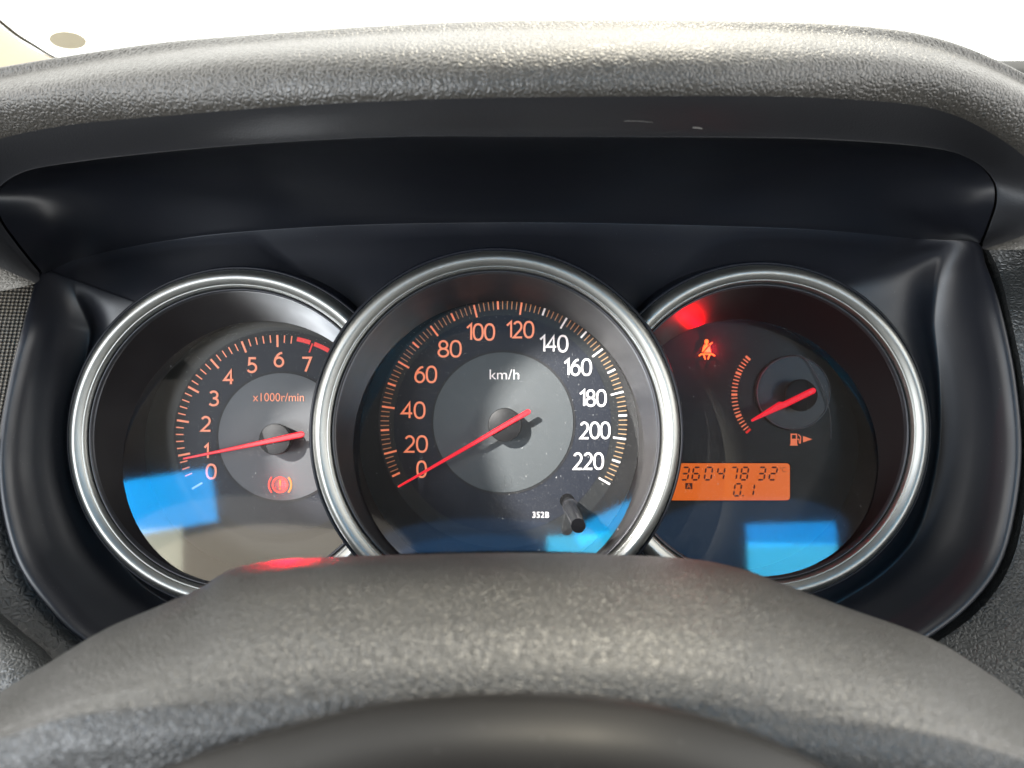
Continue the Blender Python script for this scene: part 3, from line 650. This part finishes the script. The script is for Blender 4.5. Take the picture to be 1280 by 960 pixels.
# ------------------------------------------------------------------ STEERING WHEEL
sw_ = root('steering_wheel','grey leather grained steering wheel rim and hub across the foreground','steering wheel',(0,-.11,-.10))
def prow(pts,d,k=0): return [P(x,y,dl(x,d,k)) for x,y in pts]
S1=[(-260,1010),(-120,950),(0,866),(60,829),(130,787),(200,757),(250,735),(285,714),(330,703.5),(400,697.5),(520,694),(640,692),(760,694),(860,699),(920,710),(970,727),(1050,757),(1160,797),(1230,838),(1290,880),(1400,960),(1500,1020)]
def off(pts,dy,sx): return [(640+(x-640)*sx,y+dy) for x,y in pts]
S0=off(S1,12,1.0)
S3=[(-330,1060),(-180,980),(-60,930),(10,913),(80,887),(150,876),(220,868),(280,864),(340,861),(420,858),(530,856),(640,855),(750,856),(850,860),(930,868),(990,880),(1070,890),(1160,905),(1230,925),(1300,950),(1420,1010),(1540,1080)]
S2=[((a[0]+b[0])/2,a[1]*.42+b[1]*.58) for a,b in zip(S1,S3)]
S4=[(x,y+70) for x,y in S3]; S5=[(640+(x-640)*.98,y+170) for x,y in S3]
def mixr(a,b,t): return [(p[0]+(q[0]-p[0])*t,p[1]+(q[1]-p[1])*t) for p,q in zip(a,b)]
v,f=surf([prow(off(S1,60,1),.245),prow(off(S1,12,1),.222),prow(S1,.210),prow(mixr(S1,S3,.20),.186),prow(mixr(S1,S3,.52),.168),prow(mixr(S1,S3,.82),.158),prow(mixr(S1,S3,1.0),.154),prow(mixr(S1,S3,1.18),.1515),prow(S4,.1500),prow(S5,.1525),prow([(x,y+60) for x,y in S5],.17)],240,110)
mk('rim',v,f,M['wheel_leather'],sw_)
H1=[(60,1100),(130,1010),(210,958),(300,925),(380,902),(460,882),(550,870),(640,867),(730,870),(820,881),(900,902),(970,928),(1040,962),(1120,1010),(1200,1100)]
def hub(dy,sx): return [(640+(x-640)*sx,y+dy) for x,y in H1]
v,f=surf([prow(hub(40,.98),.165),prow(hub(6,1),.149),prow(H1,.145),prow(hub(14,.99),.140),prow(hub(60,.96),.132),prow(hub(130,.9),.126),prow(hub(260,.8),.12)],140,50)
mk('airbag_cover',v,f,M['airbag'],sw_)
# ------------------------------------------------------------------ WINDSCREEN, pillar, sticker
wsr = root('windshield','clear windshield above the dashboard with blown out daylight behind','windshield',tuple(wp(0,.62,.10)))
c4=[wp(-.80,.66,.06),wp(.80,.66,.06),wp(.72,.02,.62),wp(-.72,.02,.62)]
nrm=(c4[1]-c4[0]).cross(c4[3]-c4[0]).normalized()
mk('glass_pane',c4,[(0,1,2,3)],M['windshield'],wsr,False)
def on_glass(px,py,off_=0):
    cpt=Vector((0,-EYE,0)); d=Vector(((px-640)/F,1,(480-py)/F)); t_=(c4[0]-cpt).dot(nrm)/d.dot(nrm); p=cpt+d*t_
    return p+ (nrm if nrm.dot(cpt-p)>0 else -nrm)*(.001+off_)
fr=[]; 
line=[(-60,-22),(-20,10),(0,29),(20,45),(40,57),(60,69),(82,80),(100,90)]
ln=cat_rom([Vector((x,y,0)) for x,y in line],90); v=[];f=[]
for i,p in enumerate(ln):
    q=ln[min(i+1,89)]-ln[max(i-1,0)]; q.normalize(); nx,ny=q.y,-q.x; th=max(1.2,5-abs(p.x-10)*.03)+(1.2 if i%2 else 0)
    v+= [on_glass(p.x,p.y),on_glass(p.x+nx*th,p.y+ny*th)]
    if i: f.append((2*i-2,2*i,2*i+1,2*i-1))
mk('frit_band',v,f,M['frit'],wsr,False)
mm2=[]
for x,y,l_ in ((128,43,3),(133,42,4),(139,41.5,3),(146,41,2),(156,40,4),(162,39.5,5),(169,39,2),(148,46.5,4),(128,55,2),(132,54.5,2),(140,54,5),(146,53,5),(156,52,4),(161,51.7,3),(166,51,2),(174,50,2),(185,48,2)):
    mm2.append((x,y,l_))
v=[];f=[]
for x,y,l_ in mm2:
    b=len(v); v+=[on_glass(x,y),on_glass(x+l_,y-.3),on_glass(x+l_,y+.7),on_glass(x,y+1)]; f.append((b,b+1,b+2,b+3))
mk('etched_marking',v,f,mat('etch',(.12,.12,.12),.8),wsr,False)
sp_=[on_glass(85+23.8*math.cos(R(a))*1,48.6+11.2*math.sin(R(a))+2.2*math.cos(R(a)),.0005) for a in range(0,360,8)]
n_=len(sp_); nv=(nrm if nrm.dot(Vector((0,-EYE,0))-sp_[0])>0 else -nrm)*.0006
st_=mk('windshield_sticker',[p for p in sp_]+[p+nv for p in sp_],[tuple(range(n_)),tuple(range(2*n_-1,n_-1,-1))]+[(i,(i+1)%n_,n_+(i+1)%n_,n_+i) for i in range(n_)],M['sticker'],None,False,base=tuple(sp_[0]))
tag(st_,'oval beige sticker seen from behind in the lower left corner of the windshield','sticker')
# pillar trim: rounded prism in the corner
a_=[(-140,-60,.62),(-60,-18,.62),(0,32,.62),(40,60,.61),(82,82,.60),(130,104,.60)]
b_=[(-200,60,.5),(-120,80,.5),(-60,110,.5),(0,130,.5),(60,140,.5),(120,140,.5)]
A_=[P(*q) for q in a_]; B_=[P(*q) for q in b_]
mid_=[p.lerp(q,.35)+Vector((.0,-.012,.006)) for p,q in zip(A_,B_)]
v,f=surf([[p+Vector((0,.05,-.01)) for p in A_],A_,mid_,B_,[p+Vector((0,.05,-.05)) for p in B_]],50,30)
pl=mk('pillar_trim',v,f,M['pillar'],None,True,base=tuple(A_[3])); tag(pl,'pale beige pillar trim in the top left corner beside the windshield edge','pillar trim')
# ------------------------------------------------------------------ added lamps: daylight spots on the dials, red spill of the warning lights
sunspot('speedometer_daylight_spot', P(762,572,DD), .049, 1.0*SUNE, R(-34))
sunspot('tachometer_daylight_spot', P(428,575,DD), .028, .7*SUNE, R(-24))
def point(name,p,e,col,r=0.0):
    l=bpy.data.lights.new(name,'POINT'); l.energy=e; l.color=col; l.shadow_soft_size=r
    o=bpy.data.objects.new(name,l); COL.objects.link(o); o.location=W(p); return o
point('seat_belt_glow',P(888,437,DD-.0028),.015,(1,0,.02))
point('brake_glow',P(350,606,DD-.0030),.004,(1,0,.02))
spot('brake_light_beam',P(352,606,DD-.005),P(356,718,.19),.5,(1,0,.02),R(30),1.5)
spot('seat_belt_light_beam',P(879,424,DD-.008),P(872,384,.326),.09,(1,.0,.0),R(44),2.5)
